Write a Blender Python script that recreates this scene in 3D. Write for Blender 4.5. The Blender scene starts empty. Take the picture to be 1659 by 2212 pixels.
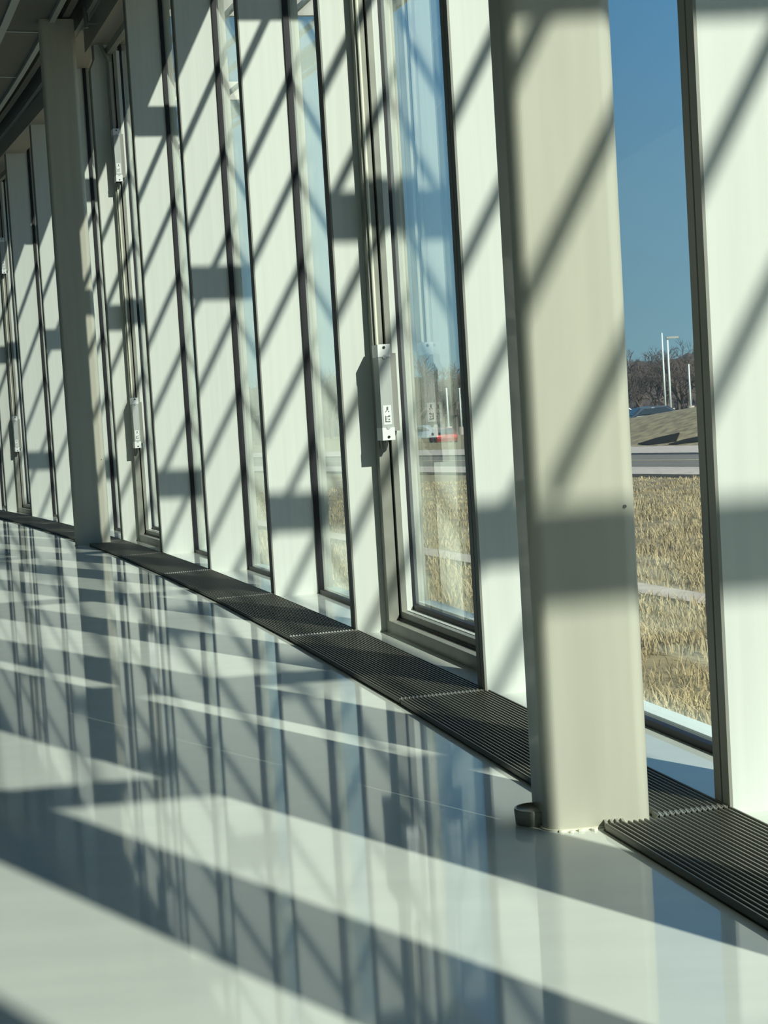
import bpy, bmesh, math, random
import numpy as np
from mathutils import Vector, Matrix
random.seed(7); rng = np.random.default_rng(7)
SC = bpy.context.scene; COL = SC.collection

# ------------------------------------------------------------------ camera
F_PX, W_PX, H_PX, EYE = 3400.0, 1659.0, 2212.0, 1.5
_k = math.hypot(.06, 1); NI = (.06/_k, 1/_k); RI = (NI[1], -NI[0])
_d = (945 - .06*829.5 - 1106)*NI[1]
PITCH = math.atan2(-_d, F_PX)
_dn = Vector((0, -math.sin(PITCH), -math.cos(PITCH)))
cam_x = Vector((1, 0, 0))*RI[0] + _dn*NI[0]
cam_dn = Vector((1, 0, 0))*RI[1] + _dn*NI[1]
fwd = Vector((0, math.cos(PITCH), -math.sin(PITCH)))
cd = bpy.data.cameras.new('camera'); cam = bpy.data.objects.new('camera', cd); COL.objects.link(cam)
m = Matrix((cam_x, -cam_dn, -fwd)).transposed().to_4x4(); m.translation = (0, 0, EYE)
cam.matrix_world = m
cd.sensor_fit = 'HORIZONTAL'; cd.sensor_width = 36; cd.lens = F_PX/W_PX*36; cd.clip_end = 2000
SC.camera = cam

# ------------------------------------------------------------------ light, sky, exposure
SUN = Vector((.609, -.793, .684)).normalized()      # towards the sun
sd = bpy.data.lights.new('sun', 'SUN'); sd.energy = 11.7; sd.color = (1.0, .955, .87); sd.angle = math.radians(.55)
so = bpy.data.objects.new('sun', sd); COL.objects.link(so)
so.rotation_euler = (SUN).to_track_quat('Z', 'Y').to_euler(); so.location = (10, -10, 20)
w = bpy.data.worlds.new('sky'); SC.world = w; w.use_nodes = True
nt = w.node_tree; nt.nodes.clear()
tc = nt.nodes.new('ShaderNodeTexCoord'); sx = nt.nodes.new('ShaderNodeSeparateXYZ'); cr = nt.nodes.new('ShaderNodeValToRGB')
bg = nt.nodes.new('ShaderNodeBackground'); ow = nt.nodes.new('ShaderNodeOutputWorld')
nt.links.new(tc.outputs['Generated'], sx.inputs[0]); nt.links.new(sx.outputs['Z'], cr.inputs[0])
nt.links.new(cr.outputs[0], bg.inputs[0]); nt.links.new(bg.outputs[0], ow.inputs[0])
e = cr.color_ramp.elements
e[0].position = 0.0; e[0].color = (.235, .385, .47, 1)
e[1].position = 1.0; e[1].color = (.13, .28, .62, 1)
for p, c in ((.06, (.19, .345, .465, 1)), (.24, (.105, .275, .50, 1)), (.5, (.115, .27, .56, 1))):
    q = e.new(p); q.color = c
bg.inputs[1].default_value = 1.5
SC.view_settings.view_transform = 'Standard'; SC.view_settings.look = 'None'
SC.view_settings.exposure = 0.0; SC.view_settings.gamma = 1.0; SC.view_settings.use_curve_mapping = False
try: SC.cycles.transparent_max_bounces = 48
except Exception: pass

# ------------------------------------------------------------------ materials
def mat(name, col, rough=.5, metal=0.0, noise=None, bump=0.0, bscale=20, spec=.5, coat=0.0, stretch=(1, 1, 1), emit=None):
    M = bpy.data.materials.new(name); M.use_nodes = True
    t = M.node_tree; b = t.nodes['Principled BSDF']
    b.inputs['Base Color'].default_value = (*col, 1); b.inputs['Roughness'].default_value = rough
    b.inputs['Metallic'].default_value = metal; b.inputs['Specular IOR Level'].default_value = spec
    if coat: b.inputs['Coat Weight'].default_value = coat; b.inputs['Coat Roughness'].default_value = .03
    g = t.nodes.new('ShaderNodeNewGeometry'); mp = t.nodes.new('ShaderNodeMapping'); mp.inputs['Scale'].default_value = stretch
    t.links.new(g.outputs['Position'], mp.inputs[0])
    if noise:
        col2, sc, lo, hi = noise
        n = t.nodes.new('ShaderNodeTexNoise'); n.inputs['Scale'].default_value = sc; n.inputs['Detail'].default_value = 6
        r = t.nodes.new('ShaderNodeMapRange'); r.inputs['From Min'].default_value = lo; r.inputs['From Max'].default_value = hi
        x = t.nodes.new('ShaderNodeMix'); x.data_type = 'RGBA'
        x.inputs['A'].default_value = (*col, 1); x.inputs['B'].default_value = (*col2, 1)
        t.links.new(mp.outputs[0], n.inputs['Vector']); t.links.new(n.outputs[0], r.inputs['Value'])
        t.links.new(r.outputs[0], x.inputs['Factor']); t.links.new(x.outputs['Result'], b.inputs['Base Color'])
    if bump:
        n = t.nodes.new('ShaderNodeTexNoise'); n.inputs['Scale'].default_value = bscale; n.inputs['Detail'].default_value = 4
        u = t.nodes.new('ShaderNodeBump'); u.inputs['Strength'].default_value = bump; u.inputs['Distance'].default_value = .02
        t.links.new(mp.outputs[0], n.inputs['Vector']); t.links.new(n.outputs[0], u.inputs['Height']); t.links.new(u.outputs[0], b.inputs['Normal'])
    return M

M_FIN = mat('fin_white', (.71, .755, .70), .42, noise=((.67, .715, .665), 1.0, .35, .65), stretch=(26, 26, .5))
M_TIP = mat('fin_edge_metal', (.29, .295, .26), .45, .15)
M_GASK = mat('black_gasket', (.008, .008, .012), .5)
M_COLM = mat('column_paint', (.54, .54, .445), .38, noise=((.49, .49, .405), 1.0, .35, .65), stretch=(9, 9, .6), coat=.2)
M_FRAME = mat('grey_frame', (.36, .37, .32), .4, .2, noise=((.30, .31, .27), 4, .4, .6))
M_FLOOR = mat('floor_terrazzo', (.69, .74, .675), .05, noise=((.645, .695, .635), 1.0, .35, .65), stretch=(1.2, 5, 1), spec=.62)
M_SLAT = mat('grille_slat', (.17, .17, .145), .45, .3)
M_PLATE = mat('grille_well', (.006, .006, .006), .7)
M_CEIL = mat('ceiling_panel', (.165, .16, .14), .8)
M_RIB = mat('ceiling_rib', (.42, .45, .42), .5)
M_BEIGE = mat('bulkhead_paint', (.40, .37, .31), .6)
M_WALL = mat('interior_wall', (.42, .46, .47), .8)
M_DARK = mat('dark_slot', (.01, .01, .012), .6)
M_ALU = mat('canopy_metal', (.50, .47, .42), .5)
M_BOX = mat('actuator_grey', (.50, .54, .52), .45, noise=((.44, .48, .46), 1, .3, .7), stretch=(30, 30, 2))
M_CAP = mat('actuator_cap_white', (.86, .90, .88), .5)
M_INK = mat('sticker_ink', (.16, .17, .16), .6)
M_BLK = mat('black_dot', (.01, .01, .01), .5)
M_CONC = mat('concrete', (.40, .345, .30), .9, noise=((.32, .28, .24), 6, .35, .65), spec=.1)
M_ASPH = mat('asphalt', (.15, .135, .115), .9, noise=((.12, .11, .095), 3, .35, .65), spec=.1)
M_YEL = mat('road_line', (.33, .27, .16), .8)
M_GRND = mat('dry_grass_ground', (.245, .195, .10), .95, noise=((.13, .10, .055), 3.0, .38, .62), bump=.6, bscale=9, stretch=(1, 1, 1))
M_BLADE = mat('grass_blade', (.42, .34, .19), .8, noise=((.20, .15, .075), 1.6, .35, .65))
M_BARK = mat('bare_bark', (.085, .063, .055), .9)
M_HILL = mat('wooded_slope', (.07, .052, .046), 1.0, noise=((.035, .027, .025), 1.2, .35, .65))
M_POLE = mat('pole_paint', (.48, .54, .52), .5)
M_TYRE = mat('tyre', (.015, .015, .015), .8)
M_CARG = mat('car_window', (.02, .03, .045), .1)
M_CHIP = mat('paint_flake', (.80, .80, .66), .6)
M_PATCH = mat('dark_patch', (.02, .017, .014), 1.0, spec=0)

def glass_mat():
    M = bpy.data.materials.new('facade_glass'); M.use_nodes = True; t = M.node_tree; t.nodes.clear()
    o = t.nodes.new('ShaderNodeOutputMaterial'); mx = t.nodes.new('ShaderNodeMixShader')
    tr = t.nodes.new('ShaderNodeBsdfTransparent'); tr.inputs[0].default_value = (.925, .965, .935, 1)
    gl = t.nodes.new('ShaderNodeBsdfGlossy'); gl.inputs['Roughness'].default_value = 0.0; gl.inputs['Color'].default_value = (.95, 1, .97, 1)
    lw = t.nodes.new('ShaderNodeLayerWeight'); lw.inputs['Blend'].default_value = .5
    pw = t.nodes.new('ShaderNodeMath'); pw.operation = 'POWER'; pw.inputs[1].default_value = 3.3
    ma = t.nodes.new('ShaderNodeMath'); ma.operation = 'MULTIPLY_ADD'; ma.inputs[1].default_value = .91; ma.inputs[2].default_value = .09
    t.links.new(lw.outputs['Facing'], pw.inputs[0]); t.links.new(pw.outputs[0], ma.inputs[0]); t.links.new(ma.outputs[0], mx.inputs[0])
    t.links.new(tr.outputs[0], mx.inputs[1]); t.links.new(gl.outputs[0], mx.inputs[2]); t.links.new(mx.outputs[0], o.inputs[0])
    return M
M_GLASS = glass_mat()

# ------------------------------------------------------------------ helpers
class MB:
    def __init__(s): s.v = []; s.f = []
    def prism(s, poly, z0, z1, ztop=None):
        n = len(poly); b = len(s.v)
        s.v += [(p[0], p[1], z0) for p in poly] + [(p[0], p[1], z1) for p in poly]
        s.f += [tuple(range(b+n-1, b-1, -1)), tuple(range(b+n, b+2*n))]
        s.f += [(b+i, b+(i+1) % n, b+n+(i+1) % n, b+n+i) for i in range(n)]
    def rings(s, rr, cap=True):
        n = len(rr[0]); b = len(s.v)
        for r in rr: s.v += [tuple(p) for p in r]
        for k in range(len(rr)-1):
            for i in range(n):
                j = (i+1) % n; s.f.append((b+k*n+i, b+k*n+j, b+(k+1)*n+j, b+(k+1)*n+i))
        if cap:
            s.f.append(tuple(range(b+n-1, b-1, -1))); e = b+(len(rr)-1)*n; s.f.append(tuple(range(e, e+n)))
    def box(s, x0, x1, y0, y1, z0, z1): s.prism([(x0, y0), (x1, y0), (x1, y1), (x0, y1)], z0, z1)
    def tube(s, a, b, r, n=8, r2=None):
        a = Vector(a); b = Vector(b); d = (b-a).normalized(); r2 = r if r2 is None else r2
        u = d.orthogonal().normalized(); w_ = d.cross(u)
        s.rings([[p + (u*math.cos(t)+w_*math.sin(t))*q for t in [2*math.pi*i/n for i in range(n)]] for p, q in ((a, r), (b, r2))])
    def path(s, pts, r, n=8):
        for a, b in zip(pts, pts[1:]): s.tube(a, b, r, n)
    def build(s, name, material, parent=None, smooth=False):
        me = bpy.data.meshes.new(name); me.from_pydata([tuple(q) for q in s.v], [], s.f); me.materials.append(material)
        bm = bmesh.new(); bm.from_mesh(me); bmesh.ops.recalc_face_normals(bm, faces=bm.faces); bm.to_mesh(me); bm.free()
        if smooth:
            for p in me.polygons: p.use_smooth = True
        me.update(); o = bpy.data.objects.new(name, me); COL.objects.link(o)
        if parent is not None: o.parent = parent; o.matrix_parent_inverse = parent.matrix_world.inverted()
        return o
def tag(o, label=None, cat=None, group=None, kind=None):
    if label: o['label'] = label
    if cat: o['category'] = cat
    if group: o['group'] = group
    if kind: o['kind'] = kind
    return o
def empty(name, loc):
    o = bpy.data.objects.new(name, None); COL.objects.link(o); o.location = loc; o.empty_display_size = .1
    o.matrix_world = Matrix.Translation(loc); return o

# facade arc: s counts bays, off is metres outwards from the fin tips
P0 = (1.18053812, 5.55418502); TH0 = -0.24522519; KK = -0.00581857; BAY = 2.71876183
def heading(s): return TH0 + KK*s*BAY if s >= 0 else TH0-.013
def fpt(s, off=0.0):
    n = 40; L = s*BAY; x, y = P0
    for i in range(n):
        th = TH0+KK*L*(i+.5)/n if s >= 0 else TH0-.013; x += math.sin(th)*L/n; y += math.cos(th)*L/n
    t = heading(s); return (x+off*math.cos(t), y-off*math.sin(t))
def hv(h): return (math.sin(h), math.cos(h))
def arc_strip(mb, o0, o1, z0, z1, s0, s1, step=.5):
    n = max(1, int(round((s1-s0)/step))); rr = []
    for i in range(n+1):
        s = s0+(s1-s0)*i/n; a = fpt(s, o0); b = fpt(s, o1)
        rr.append([(a[0], a[1], z0), (b[0], b[1], z0), (b[0], b[1], z1), (a[0], a[1], z1)])
    mb.rings(rr)

SMIN, SMAX = -5, 14
FIN_H = 6.9; FIN_T = .12; GL = .40
ADJ = {0: .005, 1: -.014, 2: -.008, 3: .02}
def corner(i):                      # near corner of a fin's tip
    p = fpt(i); t = heading(i); a = ADJ.get(i, 0); return (p[0]+a*math.cos(t), p[1]-a*math.sin(t))
def fdir(i): return hv(heading(i)+math.radians(97.5))
def fin_pt(i, u, t):                # u metres out along the fin, t metres along the facade
    c = corner(i); d = fdir(i); g = hv(heading(i)); k = 1/math.cos(math.radians(7.5))
    return (c[0]+d[0]*u*k+g[0]*t, c[1]+d[1]*u*k+g[1]*t)

# ------------------------------------------------------------------ structure
fl = MB(); arc_strip(fl, -9.5, .47, -.12, 0, SMIN-1, SMAX+1, 1)
tag(fl.build('floor', M_FLOOR), 'glossy pale grey-white floor streaked with long sun patches', kind='structure')
wl = MB(); arc_strip(wl, -9.7, -9.5, -.12, 7.2, SMIN-1, SMAX+1, 1); tag(wl.build('wall_left', M_WALL), kind='structure')
def endwall(s0, s1, name):
    q = MB(); q.prism([fpt(s0, -9.5), fpt(s0, .5), fpt(s1, .5), fpt(s1, -9.5)], -.12, 7.2); tag(q.build(name, M_WALL), kind='structure')
endwall(SMIN-1, SMIN-1.1, 'wall_back'); endwall(SMAX+1, SMAX+1.1, 'wall_far')
ce = MB(); arc_strip(ce, -9.5, -.53, 6.88, 7.2, SMIN-1, SMAX+1, .5); tag(ce.build('ceiling', M_CEIL), 'dark grey panelled ceiling', kind='structure')
n_tr = [0]
def trim(mb, m_, label=None):
    n_tr[0] += 1; tag(mb.build('trim_%d' % n_tr[0], m_), label, kind='structure')
for o0, o1 in ((-1.11, -1.01), (-2.2, -2.1), (-3.3, -3.2), (-4.4, -4.3)):
    q = MB(); arc_strip(q, o0, o1, 6.85, 6.88, SMIN-1, SMAX+1, .5); trim(q, M_RIB)
q = MB(); arc_strip(q, -.53, -.46, 6.83, 7.2, SMIN-1, SMAX+1, .5); trim(q, M_RIB, 'pale rounded ceiling edge trim')
q = MB(); arc_strip(q, -.46, .05, 7.12, 7.2, SMIN-1, SMAX+1, .5); trim(q, M_DARK)
q = MB(); arc_strip(q, -.36, -.27, 6.9, 7.12, SMIN-1, SMAX+1, .5); trim(q, M_CEIL)
q = MB(); arc_strip(q, -.10, -.04, 6.88, 7.12, SMIN-1, SMAX+1, .5); trim(q, M_BEIGE)
q = MB()
for s in range(SMIN, SMAX+1):
    a = s+.17; b = s+.185
    for o0, o1 in ((-1.01, -.53), (-2.1, -1.11), (-3.2, -2.2)): q.prism([fpt(a, o0), fpt(a, o1), fpt(b, o1), fpt(b, o0)], 6.865, 6.88)
trim(q, M_RIB)
q = MB(); arc_strip(q, -.02, .40, 6.9, 7.2, SMIN-1, SMAX+1, .5); trim(q, M_BEIGE, 'beige bulkhead above the fins')

# windows: one per bay, bay k lies between fin k and fin k+1
VENT = (1, 5, 9, -3)
def bay_fn(k):
    A = fin_pt(k+1, 0, 0); Bq = fin_pt(k, 0, FIN_T); L = math.hypot(Bq[0]-A[0], Bq[1]-A[1]); d = ((Bq[0]-A[0])/L, (Bq[1]-A[1])/L)
    u0 = fdir(k+1); kk = 1/math.cos(math.radians(7.5))
    def P(a, o):
        f = a/L; u1 = fdir(k); u = (u0[0]*(1-f)+u1[0]*f, u0[1]*(1-f)+u1[1]*f)
        return (A[0]+d[0]*a+u[0]*o*kk, A[1]+d[1]*a+u[1]*o*kk)
    return P, L
def bbox(mb, P, a0, a1, o0, o1, z0, z1): mb.prism([P(a0, o0), P(a1, o0), P(a1, o1), P(a0, o1)], z0, z1)
wn = 0
for k in range(SMIN, SMAX):
    P, L = bay_fn(k); wn += 1; c = P(L/2, GL); root = empty('window_%d' % wn, (c[0], c[1], 0)); vent = k in VENT
    lab = 'clear glass pane between white fins'
    z0 = .15 if vent else 0
    tag(root, kind='structure')
    g = MB(); bbox(g, P, .02, L-.02, GL-.012, GL+.012, z0+.03, FIN_H); g.build('pane', M_GLASS, root)
    f = MB(); bbox(f, P, 0, .022, GL-.035, GL+.03, z0, FIN_H); bbox(f, P, L-.022, L, GL-.035, GL+.03, z0, FIN_H)
    bbox(f, P, .022, L-.022, GL-.03, GL+.025, z0, z0+.035); f.build('gasket', M_GASK, root)
    e_ = MB(); bbox(e_, P, 0, L, GL+.025, GL+.13, -.06, z0+.045); e_.build('sill', M_POLE, root)
    if vent:
        f = MB(); bbox(f, P, 0, .085, .20, .27, 0, 6.55); bbox(f, P, L-.085, L, .20, .27, 0, 6.55)
        bbox(f, P, .085, L-.085, .20, .27, 0, .085); bbox(f, P, .085, L-.085, .20, .27, 6.45, 6.55); f.build('fixed_frame', M_FRAME, root)
        f = MB(); bbox(f, P, 0, .075, .268, .283, 0.0, 6.5); bbox(f, P, .075, L-.075, .268, .283, 0, .10); f.build('seal', M_GASK, root)
        f = MB(); bbox(f, P, 0, .11, .283, .322, 0, 6.5); bbox(f, P, L-.11, L, .283, .322, 0, 6.5)
        bbox(f, P, .11, L-.11, .283, .322, 0, .145); f.build('sash_frame', M_FRAME, root)
        f = MB(); bbox(f, P, 0, .095, .322, GL-.035, 0, 6.5); bbox(f, P, .095, L-.0, .322, GL-.03, 0, .15); f.build('ledge', M_FIN, root)

# ------------------------------------------------------------------ fins
JOG = lambda i: .06 if i in (-2, 2, 6, 10) else 0.0
FL = {-5: 'behind the viewer, farthest fin', -4: 'behind the viewer by four bays', -3: 'behind the viewer by three bays', -2: 'behind the viewer by two bays', -1: 'just out of frame on the right',
 0: 'nearest, right of the near column',
 1: 'directly left of the near column',
 2: 'beside the nearest actuator box',
 3: 'next left of the nearest actuator box',
 4: 'second left of the nearest actuator box',
 5: 'directly right of the middle opening window',
 6: 'beside the middle pair of actuator boxes',
 7: 'mostly hidden behind the far column',
 8: 'directly left of the far column', 9: 'second to the left of the far column',
 10: 'third to the left of the far column', 11: 'at the extreme left edge of the photo',
 12: 'beyond the left edge, second last', 13: 'beyond the left edge, last', 14: 'at the far end wall'}
for i in range(SMIN, SMAX+1):
    c = corner(i); root = empty('facade_fin', (c[0], c[1], 0))
    tag(root, 'tall white facade fin ' + FL[i], 'fin', 'white fins along the glass wall')
    b = MB(); rr = []
    for z, du in ((0, 0), (6.28, 0), (6.42, JOG(i)), (FIN_H, JOG(i))):
        rr.append([(*fin_pt(i, du, 0), z), (*fin_pt(i, GL-.0, 0), z), (*fin_pt(i, GL, FIN_T), z), (*fin_pt(i, du, FIN_T), z)])
    b.rings(rr); b.build('panel', M_FIN, root)
    t_ = MB()
    for t0, t1 in ((.0, .054), (.066, .12)):
        rr = []
        for z, du in ((0, 0), (6.28, 0), (6.42, JOG(i)), (FIN_H, JOG(i))):
            rr.append([(*fin_pt(i, du-.012, t0), z), (*fin_pt(i, du, t0), z), (*fin_pt(i, du, t1), z), (*fin_pt(i, du-.012, t1), z)])
        t_.rings(rr)
    t_.build('edge_trim', M_TIP, root)
    o_ = MB(); o_.prism([fin_pt(i, GL, 0), fin_pt(i, GL+.095, 0), fin_pt(i, GL+.095, FIN_T), fin_pt(i, GL, FIN_T)], 0, FIN_H); o_.build('outer_cap', M_TIP, root)

# ------------------------------------------------------------------ columns
COLS = []
def rrect(W, D, r, n=15):
    pts = []
    for cx, cy, a0 in ((W/2-r, D/2-r, 0), (-W/2+r, D/2-r, 90), (-W/2+r, -D/2+r, 180), (W/2-r, -D/2+r, 270)):
        for k in range(n): a = math.radians(a0+90*k/(n-1)); pts.append((cx+r*math.cos(a), cy+r*math.sin(a)))
    return pts
def column(front, h, W, D, label):
    ux = hv(h); uy = (-ux[1], ux[0])                     # width axis, depth axis (away from camera)
    c = (front[0]+uy[0]*D/2, front[1]+uy[1]*D/2)
    tr = lambda p: (c[0]+ux[0]*p[0]+uy[0]*p[1], c[1]+ux[1]*p[0]+uy[1]*p[1])
    root = empty('steel_column', (c[0], c[1], 0)); tag(root, label, 'column', 'steel columns beside the floor grille')
    b = MB(); b.prism([tr(p) for p in rrect(W, D, .055)], 0, 6.88); b.build('shaft', M_COLM, root)
    b = MB(); b.prism([tr(p) for p in rrect(W+.012, D+.012, .06)], 0, .006); b.build('base_seal', M_CHIP, root)
    b = MB(); q = tr((W/2-.045, -D/2-.001)); b.tube((q[0], q[1], 1.13), (q[0], q[1]-.004, 1.13), .006); b.build('screw', M_INK, root)
    COLS.append((c, ux, uy, W, D)); return tr
col_tr = column((.695, 5.475), math.radians(84), .385, .29, 'thick cream rounded column in front, chipped at its foot, lit by the sun')
column((-3.880, 20.84), math.radians(79), .465, .29, 'far rounded column at the left, dark front with one sunlit edge')
c = fpt(-6+0.05, -.45); column(c, math.radians(90), .37, .29, 'rounded column behind the viewer, out of frame')
c = fpt(12.05, -.5); column(c, math.radians(76), .42, .29, 'rounded column beyond the left edge of the photo')

# ------------------------------------------------------------------ floor grille: one module per bay
GW = .49; NS = 24; PITCH_S = (GW-.012)/(NS-1)
def clipped(a, b):
    n = 240; out = []; cur = None
    for i in range(n+1):
        t = i/n; p = (a[0]+(b[0]-a[0])*t, a[1]+(b[1]-a[1])*t); inside = False
        for c, ux, uy, W, D in COLS:
            dx, dy = p[0]-c[0], p[1]-c[1]
            if abs(dx*ux[0]+dy*ux[1]) < W/2+.012 and abs(dx*uy[0]+dy*uy[1]) < D/2+.012: inside = True
        if not inside:
            if cur is None: cur = t
        elif cur is not None: out.append((cur, (i-1)/n)); cur = None
    if cur is not None: out.append((cur, 1))
    return [((a[0]+(b[0]-a[0])*t0, a[1]+(b[1]-a[1])*t0), (a[0]+(b[0]-a[0])*t1, a[1]+(b[1]-a[1])*t1)) for t0, t1 in out if t1-t0 > .01]
GLAB = {-5: 'behind the viewer, farthest back', -4: 'behind the viewer, fourth back', -3: 'behind the viewer, third back', -2: 'behind the viewer, second back', -1: 'at the lower right corner, cut around the near column',
 0: 'behind the near column, between it and the faint joint', 1: 'between the faint joint and the bright row of ticks', 2: 'just beyond the bright row of ticks', 3: 'second beyond the bright row of ticks',
 4: 'beyond the farther row of ticks', 5: 'reaching the far column', 6: 'directly left of the far column', 7: 'second left of the far column', 8: 'third left of the far column', 9: 'at the left edge of the photo'}
for k in range(SMIN, SMAX):
    c = fpt(k, -.25); root = empty('floor_grille', (c[0], c[1], 0))
    tag(root, 'dark linear floor grille section ' + GLAB.get(k, 'beyond the left edge, number of bays %d past it' % (k-9)), 'floor grille', 'floor grille sections along the fins')
    sl = MB(); e0 = .004
    for j in range(NS):
        o = -GW+.006+j*PITCH_S-.004
        for a, b in clipped(fpt(k+e0, o), fpt(k+1-e0, o)):
            L = math.hypot(b[0]-a[0], b[1]-a[1]); d = ((b[0]-a[0])/L, (b[1]-a[1])/L); nx, ny = d[1], -d[0]
            prof = [(-.0048, .006), (.0048, .006), (.0048, .024), (.003, .030), (-.003, .030), (-.0048, .024)]
            sl.rings([[(p[0]+nx*w_, p[1]+ny*w_, z) for w_, z in prof] for p in (a, b)])
    sl.build('slats', M_SLAT, root)
    ti = MB()                                             # pale cross-bar at the joint
    for s_ in (k+.006,):
        for j in range(NS-1):
            o = -GW+.006+(j+.5)*PITCH_S-.004; p = fpt(s_, o)
            if clipped(p, (p[0]+.001, p[1])): ti.box(p[0]-.0042, p[0]+.0042, p[1]-.03, p[1]+.03, .006, .029)
    ti.build('joint_teeth', M_CAP if k in (2, 4) else M_FRAME, root)
    pl = MB(); pts = []
    segs = 60
    for i in range(segs):
        for (oa, ob) in ((-GW-.004, -.27), (-.27, -.006)):
            s0 = k+i/segs; s1 = k+(i+1)/segs; m0 = fpt((s0+s1)/2, (oa+ob)/2)
            bad = False
            for c, ux, uy, W, D in COLS:
                for s_ in (s0, s1):
                    for o in (oa, ob, (oa+ob)/2):
                        q = fpt(s_, o); dx, dy = q[0]-c[0], q[1]-c[1]
                        if abs(dx*ux[0]+dy*ux[1]) < W/2 and abs(dx*uy[0]+dy*uy[1]) < D/2: bad = True
            if not bad: pl.prism([fpt(s0, oa), fpt(s0, ob), fpt(s1, ob), fpt(s1, oa)], .0005, .006)
    pl.build('well', M_PLATE, root)

# ------------------------------------------------------------------ vent actuators on the window jambs
def actuator(k, zb, zt, label):
    P, L = bay_fn(k); c = P(.14, .24); root = empty('vent_actuator', (c[0], c[1], zb)); tag(root, label, 'actuator box', 'grey boxes on the window frames')
    a0, a1, o0, o1 = .087, .225, .195, .275
    b = MB(); bbox(b, P, a0, a1, o0, o1, zb, zt); b.build('housing', M_BOX, root)
    for z0, z1, zd in ((zb-.0, zb+.085, zb+.022), (zt-.085, zt, zt-.022)):
        q = MB(); bbox(q, P, a0-.0, a1+.004, o0-.002, o1+.002, z0, z1); cap = q.build('end_cap', M_CAP, root)
        q = MB(); p = P(a1+.004, (o0+o1)/2); p2 = P(a1+.007, (o0+o1)/2); q.tube((*p, zd), (*p2, zd), .0095, 12); q.build('screw', M_BLK, cap)
        zc = z1 if z0 == zb else z0; q = MB(); p = P(a1+.0045, (o0+o1)/2); p2 = P(a1+.006, (o0+o1)/2)
        q.tube((*p, zc), (*p2, zc), .013, 14); q.build('notch', M_BOX, cap)
    q = MB(); bbox(q, P, a1, a1+.002, o0+.012, o1-.014, zb+.105, zb+.235); st = q.build('sticker', M_CAP, root)
    q = MB()
    def mark(x0, x1, z0, z1, sl=0):
        pa = P(a1+.0035, o0+.012+x0); pb = P(a1+.0035, o0+.012+x1); pc = P(a1+.002, o0+.012+x0)
        q.v += [(*pa, zb+.105+z0), (*pb, zb+.105+z0+sl), (*pb, zb+.105+z1+sl), (*pa, zb+.105+z1)]; n = len(q.v); q.f.append((n-4, n-3, n-2, n-1))
    for m_ in ((.022, .034, .095, .118, .004), (.012, .026, .082, .088, .012), (.032, .040, .085, .092, 0), (.010, .016, .018, .06, 0), (.010, .026, .018, .024, 0), (.018, .028, .050, .056, 0),
               (.030, .044, .050, .060, .003), (.032, .040, .030, .040, 0), (.028, .044, .016, .022, .002), (.018, .024, .034, .042, .002)): mark(*m_)
    q.build('printed_marks', M_INK, st)
    q = MB(); bbox(q, P, .112, .165, .285, .33, zb+.06, zt-.06); q.build('chain_housing', M_TIP, root)
    q = MB(); pp = P(.1, .235); q.tube((*pp, zb-.06), (*pp, zb), .022, 10, .030); q.build('lower_bracket', M_TIP, root)
    return root
def zpx(y, x, d): return EYE-(y-(945-.06*x))*d/F_PX
actuator(1, 1.325, 1.97, 'nearest grey actuator box with white sticker and sharp dark shadow')
actuator(5, 1.25, 1.92, 'middle lower grey actuator box, right of the far column')
actuator(5, 4.77, 5.46, 'upper grey actuator box, high on the middle window frame')
actuator(9, 1.20, 1.90, 'farthest lower actuator box, near the left edge')
actuator(9, 4.7, 5.4, 'farthest upper actuator box at the left edge')
actuator(1, 4.8, 5.46, 'upper actuator box above the photo on the near window frame')
def conduit(k, z0, z1, label, bend):
    P, L = bay_fn(k); q = MB(); p = P(.10, .225)
    pts = [(*p, z0), (*p, z1)]
    if bend: p2 = P(.10, .12); pts = [(*p, z0), (*p, z1-.5), (*p2, z1-.25), (*p2, z1)]
    q.path(pts, .03 if bend else .011, 8); o = q.build('conduit', M_TIP if bend else M_CHIP); tag(o, label, 'conduit', 'conduits on the window frames')
conduit(1, 1.97, 4.8, 'thin pale conduit rising above the nearest actuator box', False)
conduit(5, 1.92, 4.77, 'thin pale conduit between the two middle actuator boxes', False)
conduit(5, 5.46, 6.85, 'dark bent conduit at the top of the middle window frame', True)
conduit(9, 1.90, 4.7, 'thin pale conduit between the two farthest actuator boxes', False)
# thin stay rods under the ceiling edge, upper left
def ray(x, y, h):
    a = (x-829.5)*RI[0]+(y-1106)*RI[1]; b = (x-829.5)*NI[0]+(y-1106)*NI[1]
    fw = F_PX*math.cos(PITCH)-b*math.sin(PITCH); dn = F_PX*math.sin(PITCH)+b*math.cos(PITCH); t = (EYE-h)/dn
    return Vector((a*t, fw*t, h))
root = empty('stay_bracket', ray(186, 52, 6.75)); tag(root, 'thin dark stay rods under the ceiling edge, upper left', 'bracket')
A_ = ray(186, 50, 6.75); B1 = ray(300, 28, 6.75); B2 = ray(300, 50, 6.62)
q = MB(); q.tube(A_, B1, .018); q.build('rod', M_TIP, root); q = MB(); q.tube(A_, B2, .016); q.build('rod', M_TIP, root)
q = MB(); q.tube(A_-Vector((0, 0, .06)), A_+Vector((0, 0, .2)), .03); q.build('hub', M_TIP, root)
# bulkhead drop box above fin six
q = MB(); q.prism([fpt(4.6, .02), fpt(6.17, .02), fpt(6.17, .38), fpt(4.6, .38)], 6.6, 6.9); trim(q, M_BEIGE, 'beige bulkhead box under the ceiling')
q = MB(); q.prism([fpt(7.05, .02), fpt(10.5, .02), fpt(10.5, .38), fpt(7.05, .38)], 6.6, 6.9); trim(q, M_BEIGE)

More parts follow.
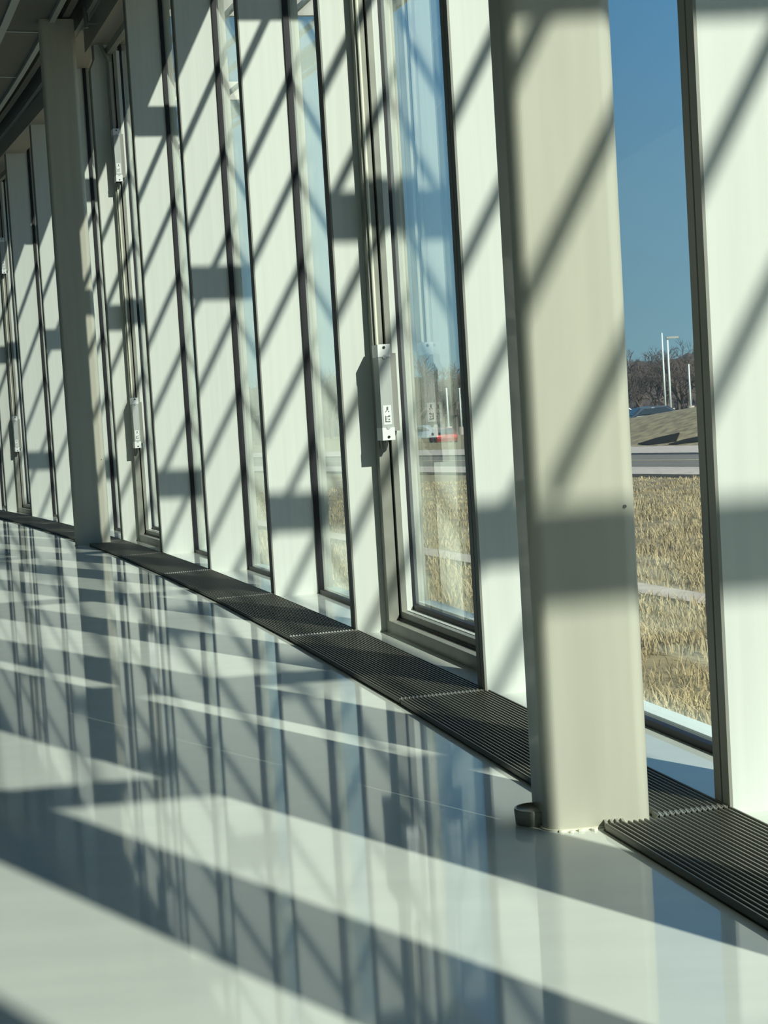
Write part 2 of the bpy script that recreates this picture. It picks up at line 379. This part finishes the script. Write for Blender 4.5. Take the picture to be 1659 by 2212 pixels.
# pipe stub and paint flakes at the column's foot
root_p = ray(1141, 1785, 0); q = MB(); n = 24
ring = lambda r, z: [(root_p.x+.03+r*math.cos(2*math.pi*i/n), root_p.y+.05+r*math.sin(2*math.pi*i/n), z) for i in range(n)]
q.rings([ring(.070, 0), ring(.074, .05), ring(.072, .056), ring(.066, .056), ring(.066, .05)])
tag(q.build('pipe_collar', M_FRAME, None, True), 'low round grey collar at the left foot of the near column', 'pipe collar')
names = ['large pale paint flake at the right of the near column foot', 'pale paint flake in the middle of the near column foot', 'small paint flake left of the middle at the near column foot',
 'tiny leftmost paint flake at the near column foot', 'narrow paint flake touching the near column foot']
for (x, y, sx_, sy_), lb in zip(((1283, 1793, .036, .016), (1255, 1795, .030, .012), (1235, 1798, .018, .01), (1212, 1797, .022, .012), (1222, 1789, .012, .010)), names):
    c_ = ray(x, y, 0); q = MB(); pts = [(c_.x+sx_/2*math.cos(a)*random.uniform(.7, 1.1), c_.y-.004+sy_*math.sin(a)*random.uniform(.6, 1.1)) for a in [i*math.pi/4 for i in range(8)]]
    b0 = len(q.v); q.rings([[(*p, .0005) for p in pts], [(p[0]*.9+c_.x*.1, p[1]*.9+c_.y*.1, .008) for p in pts]])
    tag(q.build('paint_flake', M_CHIP), lb, 'paint flake', 'paint flakes at the column foot')

# ------------------------------------------------------------------ canopy: eave, louvre bars, cross beams
def fo(o): return GL+o
q = MB(); arc_strip(q, fo(.02), fo(.60), 6.95, 7.25, -9, SMAX+1, .5); tag(q.build('canopy_eave', M_ALU), 'solid beige eave running above the glass wall outside', 'eave', kind='structure')
Z_B = 6.93; SB = -2.82
BL = ['innermost', 'second', 'third', 'fourth', 'fifth']
for o, lb in zip((.94, 1.375, 1.81, 2.245, 2.68), BL):
    q = MB(); arc_strip(q, fo(o)-.02, fo(o)+.02, Z_B-.035, Z_B+.035, SB, SMAX+1, .5)
    tag(q.build('louvre_bar', M_ALU), 'long metal canopy louvre outside the glass wall, ' + lb + ' from the glass', 'louvre', 'canopy louvres')
q = MB(); arc_strip(q, fo(3.115)-.02, fo(3.115)+.02, Z_B-.035, Z_B+.035, SB, SMAX+1, .5)
tag(q.build('louvre_bar', M_ALU), 'long metal canopy louvre beside the outer fascia', 'louvre', 'canopy louvres')
q = MB(); arc_strip(q, fo(3.55)-.02, fo(3.55)+.02, Z_B-.035, Z_B+.035, SB, SMAX+1, .5)
tag(q.build('louvre_bar', M_ALU), 'long metal canopy louvre, outermost of all', 'louvre', 'canopy louvres')
q = MB(); arc_strip(q, fo(4.40), fo(4.45), 7.6, 7.95, SB, SMAX+1, .5); tag(q.build('canopy_fascia', M_ALU), 'tan outer fascia of the canopy seen through the upper glass', 'fascia')
for i in (-3, -2, 0, 2, 4, 6, 8, 10, 12, 14):
    sh = {-3: .27, -2: .12}.get(i, 0)
    a = fin_pt(i, fo(.62), sh); b = fin_pt(i, fo(3.64), sh); g = hv(heading(i)); q = MB()
    q.prism([a, b, (b[0]+g[0]*.07, b[1]+g[1]*.07), (a[0]+g[0]*.07, a[1]+g[1]*.07)], 6.97, 7.27)
    tag(q.build('canopy_beam', M_ALU), 'canopy cross beam above the fin ' + FL[i], 'beam', 'canopy cross beams')

# ------------------------------------------------------------------ outside ground
N_ = (.883, .469); T_ = (.469, -.883)
def bank(v, w_): 
    crest = min(1.7, max(-.15, 1.1+.08*(w_+46))); 
    up = min(1, max(0, (v-32.5)/5.5)); up = up*up*(3-2*up); dn_ = min(1, max(0, (v-41)/7)); dn_ = dn_*dn_*(3-2*dn_)
    base = -.13 - 1.05*min(1, max(0, (v-34)/30))
    return base+(crest-base)*up*(1-dn_) if v > 32.5 else -.13
q = MB(); vs = [-60, -30, -10, 0, 10, 20, 32.5]+[32.5+i for i in range(1, 24)]+[60, 70, 90, 120, 160, 260]; ws = [-320, -260, -200, -160, -130, -110]+[-100+3*i for i in range(0, 34)]+[10, 30, 60, 120]
idx = {}
for a, v_ in enumerate(vs):
    for b, w_ in enumerate(ws): idx[a, b] = len(q.v); q.v.append((N_[0]*v_+T_[0]*w_, N_[1]*v_+T_[1]*w_, bank(v_, w_)))
for a in range(len(vs)-1):
    for b in range(len(ws)-1): q.f.append((idx[a, b], idx[a, b+1], idx[a+1, b+1], idx[a+1, b]))
g_ = q.build('ground', M_GRND); tag(g_, 'dry brown lawn outside the glass wall', 'ground', kind='structure')
if g_.data.polygons[0].normal.z < 0: g_.data.flip_normals()
def vw(v0, v1, z0, z1, name, m_, label, w0=-300, w1=100):
    q = MB(); P = lambda v, w_: (N_[0]*v+T_[0]*w_, N_[1]*v+T_[1]*w_); q.prism([P(v0, w0), P(v1, w0), P(v1, w1), P(v0, w1)], z0, z1)
    tag(q.build(name, m_), label, name.replace('_', ' '), kind='structure')
vw(20.2, 22.3, -.2, -.06, 'sidewalk', M_CONC, 'pale pavement strip this side of the road')
vw(22.3, 27.9, -.2, -.10, 'road', M_ASPH, 'grey asphalt road')
vw(25.2, 25.45, -.15, -.092, 'road_line', M_YEL, 'tan painted line along the road')
vw(27.9, 31.8, -.2, -.05, 'sidewalk', M_CONC, 'pale pavement strip on the far side of the road')
h_ = math.radians(-19.5); d_ = hv(h_); nn = (math.cos(h_), -math.sin(h_)); c0 = (2.06, 12.75)
q = MB(); a = (c0[0]-d_[0]*14, c0[1]-d_[1]*14); b = (c0[0]+d_[0]*60, c0[1]+d_[1]*60)
q.prism([a, b, (b[0]+nn[0]*.34, b[1]+nn[1]*.34), (a[0]+nn[0]*.34, a[1]+nn[1]*.34)], -.2, -.075)
tag(q.build('kerb_strip', M_CONC), 'narrow concrete strip crossing the dry lawn', 'kerb', kind='structure')

# dry grass blades
def glass_off(x, y):
    # signed distance outside the tips (polyline approx)
    best = 1e9; val = 0
    return val
SS = np.linspace(-4, 15, 400); TP = np.array([fpt(s, 0) for s in SS]); TH = np.array([heading(s) for s in SS])
V = []; Fc = []
NB = 150000
dist = 6.0+(36-6.0)*rng.random(NB)**1.15; bear = np.radians(-13+38*rng.random(NB))
X = dist*np.sin(bear); Y = dist*np.cos(bear)
ok = np.zeros(NB, bool)
for c0_ in range(0, NB, 20000):
    xs = X[c0_:c0_+20000, None]; ys = Y[c0_:c0_+20000, None]
    j = np.argmin((xs-TP[:, 0])**2+(ys-TP[:, 1])**2, axis=1)
    of = (xs[:, 0]-TP[j, 0])*np.cos(TH[j])-(ys[:, 0]-TP[j, 1])*np.sin(TH[j]); ok[c0_:c0_+20000] = of > .62
vv = X*N_[0]+Y*N_[1]; ok &= vv < 20.1
so_ = (X-2.06)*nn[0]+(Y-12.75)*nn[1]; ok &= ~((so_ > -.02) & (so_ < .36))
cl = np.sin(X*3.1+1.3*np.sin(Y*1.7))*np.sin(Y*2.3+1.1*np.sin(X*2.9))+.5*np.sin(X*7.3+Y*5.1)
ok &= rng.random(NB) < np.clip(.55+.45*cl, .12, 1)
X, Y, dist, cl = X[ok], Y[ok], dist[ok], cl[ok]; n = len(X)
hgt = (.05+.085*rng.random(n))*(1+.35*np.clip(cl, -1, 1)); hgt *= 1-.55*np.clip((dist-12)/18, 0, 1); az = rng.random(n)*2*np.pi; ln = (.25+.75*rng.random(n))*hgt*.9
wd = .0028+.0002*dist; la = rng.random(n)*2*np.pi
b0 = np.stack([X-np.cos(az)*wd, Y-np.sin(az)*wd, np.full(n, -.14)], 1); b1 = np.stack([X+np.cos(az)*wd, Y+np.sin(az)*wd, np.full(n, -.14)], 1)
m0 = np.stack([X-np.cos(az)*wd*.7+np.cos(la)*ln*.35, Y-np.sin(az)*wd*.7+np.sin(la)*ln*.35, -.13+hgt*.6], 1)
m1 = np.stack([X+np.cos(az)*wd*.7+np.cos(la)*ln*.35, Y+np.sin(az)*wd*.7+np.sin(la)*ln*.35, -.13+hgt*.6], 1)
tp = np.stack([X+np.cos(la)*ln, Y+np.sin(la)*ln, -.13+hgt], 1)
vt = np.stack([b0, b1, m1, m0, tp], 1).reshape(-1, 3); base = np.arange(n)*5
me = bpy.data.meshes.new('dry_grass'); 
faces = [f for b in base.tolist() for f in ((b, b+1, b+2, b+3), (b+3, b+2, b+4))]
me.from_pydata(vt.tolist(), [], faces); me.materials.append(M_BLADE); me.update()
o = bpy.data.objects.new('dry_grass', me); COL.objects.link(o); tag(o, 'shaggy dry tan grass on the lawn outside the glass', 'grass', kind='stuff')

# thin near-black slabs set into the bank slope as dark patches
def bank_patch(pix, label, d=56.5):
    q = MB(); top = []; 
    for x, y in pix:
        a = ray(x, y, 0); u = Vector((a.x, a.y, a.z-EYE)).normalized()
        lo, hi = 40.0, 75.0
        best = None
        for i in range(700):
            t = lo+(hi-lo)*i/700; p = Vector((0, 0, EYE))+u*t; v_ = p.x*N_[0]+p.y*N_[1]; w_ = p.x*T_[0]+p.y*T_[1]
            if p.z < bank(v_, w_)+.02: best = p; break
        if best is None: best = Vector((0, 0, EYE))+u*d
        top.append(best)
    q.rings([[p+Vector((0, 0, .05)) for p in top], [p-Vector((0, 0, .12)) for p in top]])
    tag(q.build('dark_bank_patch', M_PATCH), label, 'hollow')
bank_patch([(1378, 961), (1420, 948), (1468, 937), (1461, 953), (1440, 958), (1400, 963)], 'larger dark wedge-shaped patch at the foot of the grassy bank')
bank_patch([(1444, 962), (1478, 952), (1518, 944), (1518, 955), (1490, 958), (1462, 962)], 'smaller dark patch at the foot of the bank, right of the larger one')

# ------------------------------------------------------------------ cars
def place(x, y, d):
    a = ray(x, y, 0); u = Vector((a.x, a.y, a.z-EYE)); u = u/math.hypot(u.x, u.y); p = Vector((0, 0, EYE))+u*d; return p
def car(x, y, d, rot, paint, label):
    p = place(x, y, d); root = empty('car', p); tag(root, label, 'car'); R_ = Matrix.Rotation(rot, 4, 'Z')
    M_ = mat('paint', paint, .35, .1, coat=.25)
    def B(mb, name, m_, sm=False, par=root):
        mb.v = [tuple(p+(R_ @ Vector(v_))) for v_ in mb.v]; return mb.build(name, m_, par, sm)
    # lengthwise profile swept across the width, narrower at the roof
    prof = [(-2.25, .35), (-2.28, .62), (-2.15, .90), (-1.75, .98), (-1.2, 1.38), (-.6, 1.46), (.2, 1.45), (.95, 1.02), (1.9, .86), (2.22, .66), (2.25, .35)]
    rr = []
    for yy, k_ in ((-.9, .94), (-.84, 1), (.84, 1), (.9, .94)):
        rr.append([(a*k_, yy*(1 if z < 1.0 else .8), .35+(z-.35)*(k_ if z > .9 else 1)) for a, z in prof])
    q = MB(); q.rings(rr); body = B(q, 'body', M_)
    q = MB()
    for sy in (-1, 1): q.rings([[(a, sy*yy, z) for a, z in ((-1.55, 1.0), (-1.1, 1.33), (.15, 1.36), (.75, 1.03))] for yy in (.80, .905)])
    q.rings([[(-1.72, -.68, .99), (-1.72, .68, .99), (-1.25, .6, 1.36), (-1.25, -.6, 1.36)], [(-1.80, -.68, 1.0), (-1.80, .68, 1.0), (-1.33, .6, 1.38), (-1.33, -.6, 1.38)]])
    q.rings([[(.90, -.68, 1.03), (.90, .68, 1.03), (.28, .6, 1.40), (.28, -.6, 1.40)], [(.98, -.68, 1.05), (.98, .68, 1.05), (.36, .6, 1.43), (.36, -.6, 1.43)]])
    B(q, 'windows', M_CARG)
    for wx in (-1.35, 1.4):
        for sy in (-.86, .86):
            q = MB(); q.tube((wx, sy-.1, .32), (wx, sy+.1, .32), .32, 20); wh = B(q, 'wheel', M_TYRE)
            q = MB(); q.tube((wx, sy-.11, .32), (wx, sy+.11, .32), .18, 12); B(q, 'hub_cap', M_POLE, False, wh)
    for sy in (-.65, .65):
        q = MB(); q.rings([[(-2.30, sy-.2, .7), (-2.30, sy+.2, .7), (-2.24, sy+.2, .84), (-2.24, sy-.2, .84)], [(-2.1, sy-.2, .7), (-2.1, sy+.2, .7), (-2.1, sy+.2, .84), (-2.1, sy-.2, .84)]])
        B(q, 'tail_light', mat('lamp_red', (.5, .02, .02), .2))
        q = MB(); q.rings([[(2.27, sy-.2, .58), (2.27, sy+.2, .58), (2.1, sy+.2, .72), (2.1, sy-.2, .72)], [(2.0, sy-.2, .58), (2.0, sy+.2, .58), (2.0, sy+.2, .72), (2.0, sy-.2, .72)]])
        B(q, 'headlight', M_CAP)
    return root
car(958, 962, 132, math.radians(96), (.20, .006, .010), 'red car parked beyond the road, seen through the near opening window')
car(915, 955, 138, math.radians(-10), (.10, .14, .19), 'blue-grey car parked left of the red car')
car(1424, 931, 92, math.radians(8), (.03, .045, .06), 'dark car whose roof shows above the grassy bank')
car(1336, 928, 98, math.radians(15), (.70, .74, .76), 'white car at the left of the dark car, by the column edge')

# ------------------------------------------------------------------ lamp posts
def lamp_post(x, y0, y1, d, label, head):
    a = place(x, y0, d); zt = EYE-(y1-(945-.06*x))*d/F_PX; root = empty('lamp_post', (a.x, a.y, a.z)); tag(root, label, 'lamp post', 'poles in the car park')
    q = MB(); q.tube((a.x, a.y, a.z-.6), (a.x, a.y, zt), .11, 10, .07); q.build('pole', M_POLE, root, True)
    q = MB(); q.tube((a.x, a.y, a.z-.7), (a.x, a.y, a.z+.15), .34, 12); q.build('base', M_CONC, root)
    if head: q = MB(); q.box(a.x-.1, a.x+.9, a.y-.15, a.y+.15, zt-.05, zt+.1); q.build('lamp_head', M_TIP, root)
lamp_post(1437.5, 884, 722, 150, 'thin tall pale pole, leftmost of the pair before the trees', False)
lamp_post(1449, 886, 733, 130, 'thicker pale lamp post, right one of the pair before the trees', True)
lamp_post(1492, 880, 788, 150, 'short pale pole standing right of the pair before the trees', False)
lamp_post(969, 925, 838, 150, 'pale pole seen through the near opening window above the red car', False)
lamp_post(997, 925, 838, 170, 'pale pole at the right of the near opening window view', False)

# ------------------------------------------------------------------ bare trees
def tree_mesh(seed, H=9.0):
    r_ = random.Random(seed); tw = MB(); tk = MB()
    def seg(mb, a, b, ra, rb, n):
        mb.tube(a, b, ra, n, rb)
    def grow(a, d, L, r, lev):
        b = a+d*L; (seg(tk, a, b, r, r*.75, 6) if lev < 2 else seg(tw, a, b, r, r*.6, 3))
        if lev >= 6: return
        for i in range(3 if lev < 5 else 4):
            u = Vector((r_.gauss(0, 1), r_.gauss(0, 1), r_.gauss(.25, .6))).normalized(); dd = (d*.75+u*.62).normalized()
            st = a+d*L*r_.uniform(.6, 1.0); grow(st, dd, L*r_.uniform(.62, .82), r*.6, lev+1)
    grow(Vector((0, 0, -.3)), Vector((r_.uniform(-.05, .05), 0, 1)).normalized(), H*.26, .20, 0)
    return tk, tw
protos = []
for s_ in range(4):
    tk, tw = tree_mesh(s_); a = tk.build('trunk', M_BARK); b = tw.build('branches', M_BARK)
    ma, mb_ = a.data, b.data; bpy.data.objects.remove(a); bpy.data.objects.remove(b); protos.append((ma, mb_))
def add_tree(x, y, z, sc_, k):
    r = empty('bare_tree', (x, y, z)); tag(r, 'leafless brown tree standing in the dense row beyond the car park', 'tree', 'bare trees beyond the road')
    for nm, md in zip(('trunk', 'branches'), protos[k]):
        o = bpy.data.objects.new(nm, md); COL.objects.link(o); o.parent = r
    r.rotation_euler = (0, 0, random.uniform(0, 6.28)); r.scale = (sc_, sc_, sc_*random.uniform(.95, 1.1))
cnt = 0
for row, (d, sc_) in enumerate(((185, 1.2), (200, 1.33), (215, 1.45))):
    nb = 34
    for i in range(nb):
        bb = -13+29*(i+.5*(row % 2))/nb+random.uniform(-.25, .25)
        rise = 1+.11*max(0, (bb-8.5)/3)
        add_tree(d*math.sin(math.radians(bb)), d*math.cos(math.radians(bb)), -1.3, sc_*rise*random.uniform(.85, 1.1), random.randrange(4)); cnt += 1
q = MB(); n = 160; top = []
ring0 = []
for i in range(n+1):
    bb = math.radians(-16+36*i/n); zt = 6.6+.5*math.sin(i*.9)+.35*math.sin(i*2.3)+.9*max(0, (math.degrees(bb)-8.5)/3)
    x0, y0 = math.sin(bb), math.cos(bb)
    ring0.append([(x0*222, y0*222, -1.5), (x0*232, y0*232, zt*.8), (x0*245, y0*245, zt), (x0*300, y0*300, -1.5)])
q.rings(ring0); tag(q.build('wooded_hill', M_HILL), 'dark brown wooded slope on the horizon', 'hill', kind='structure')
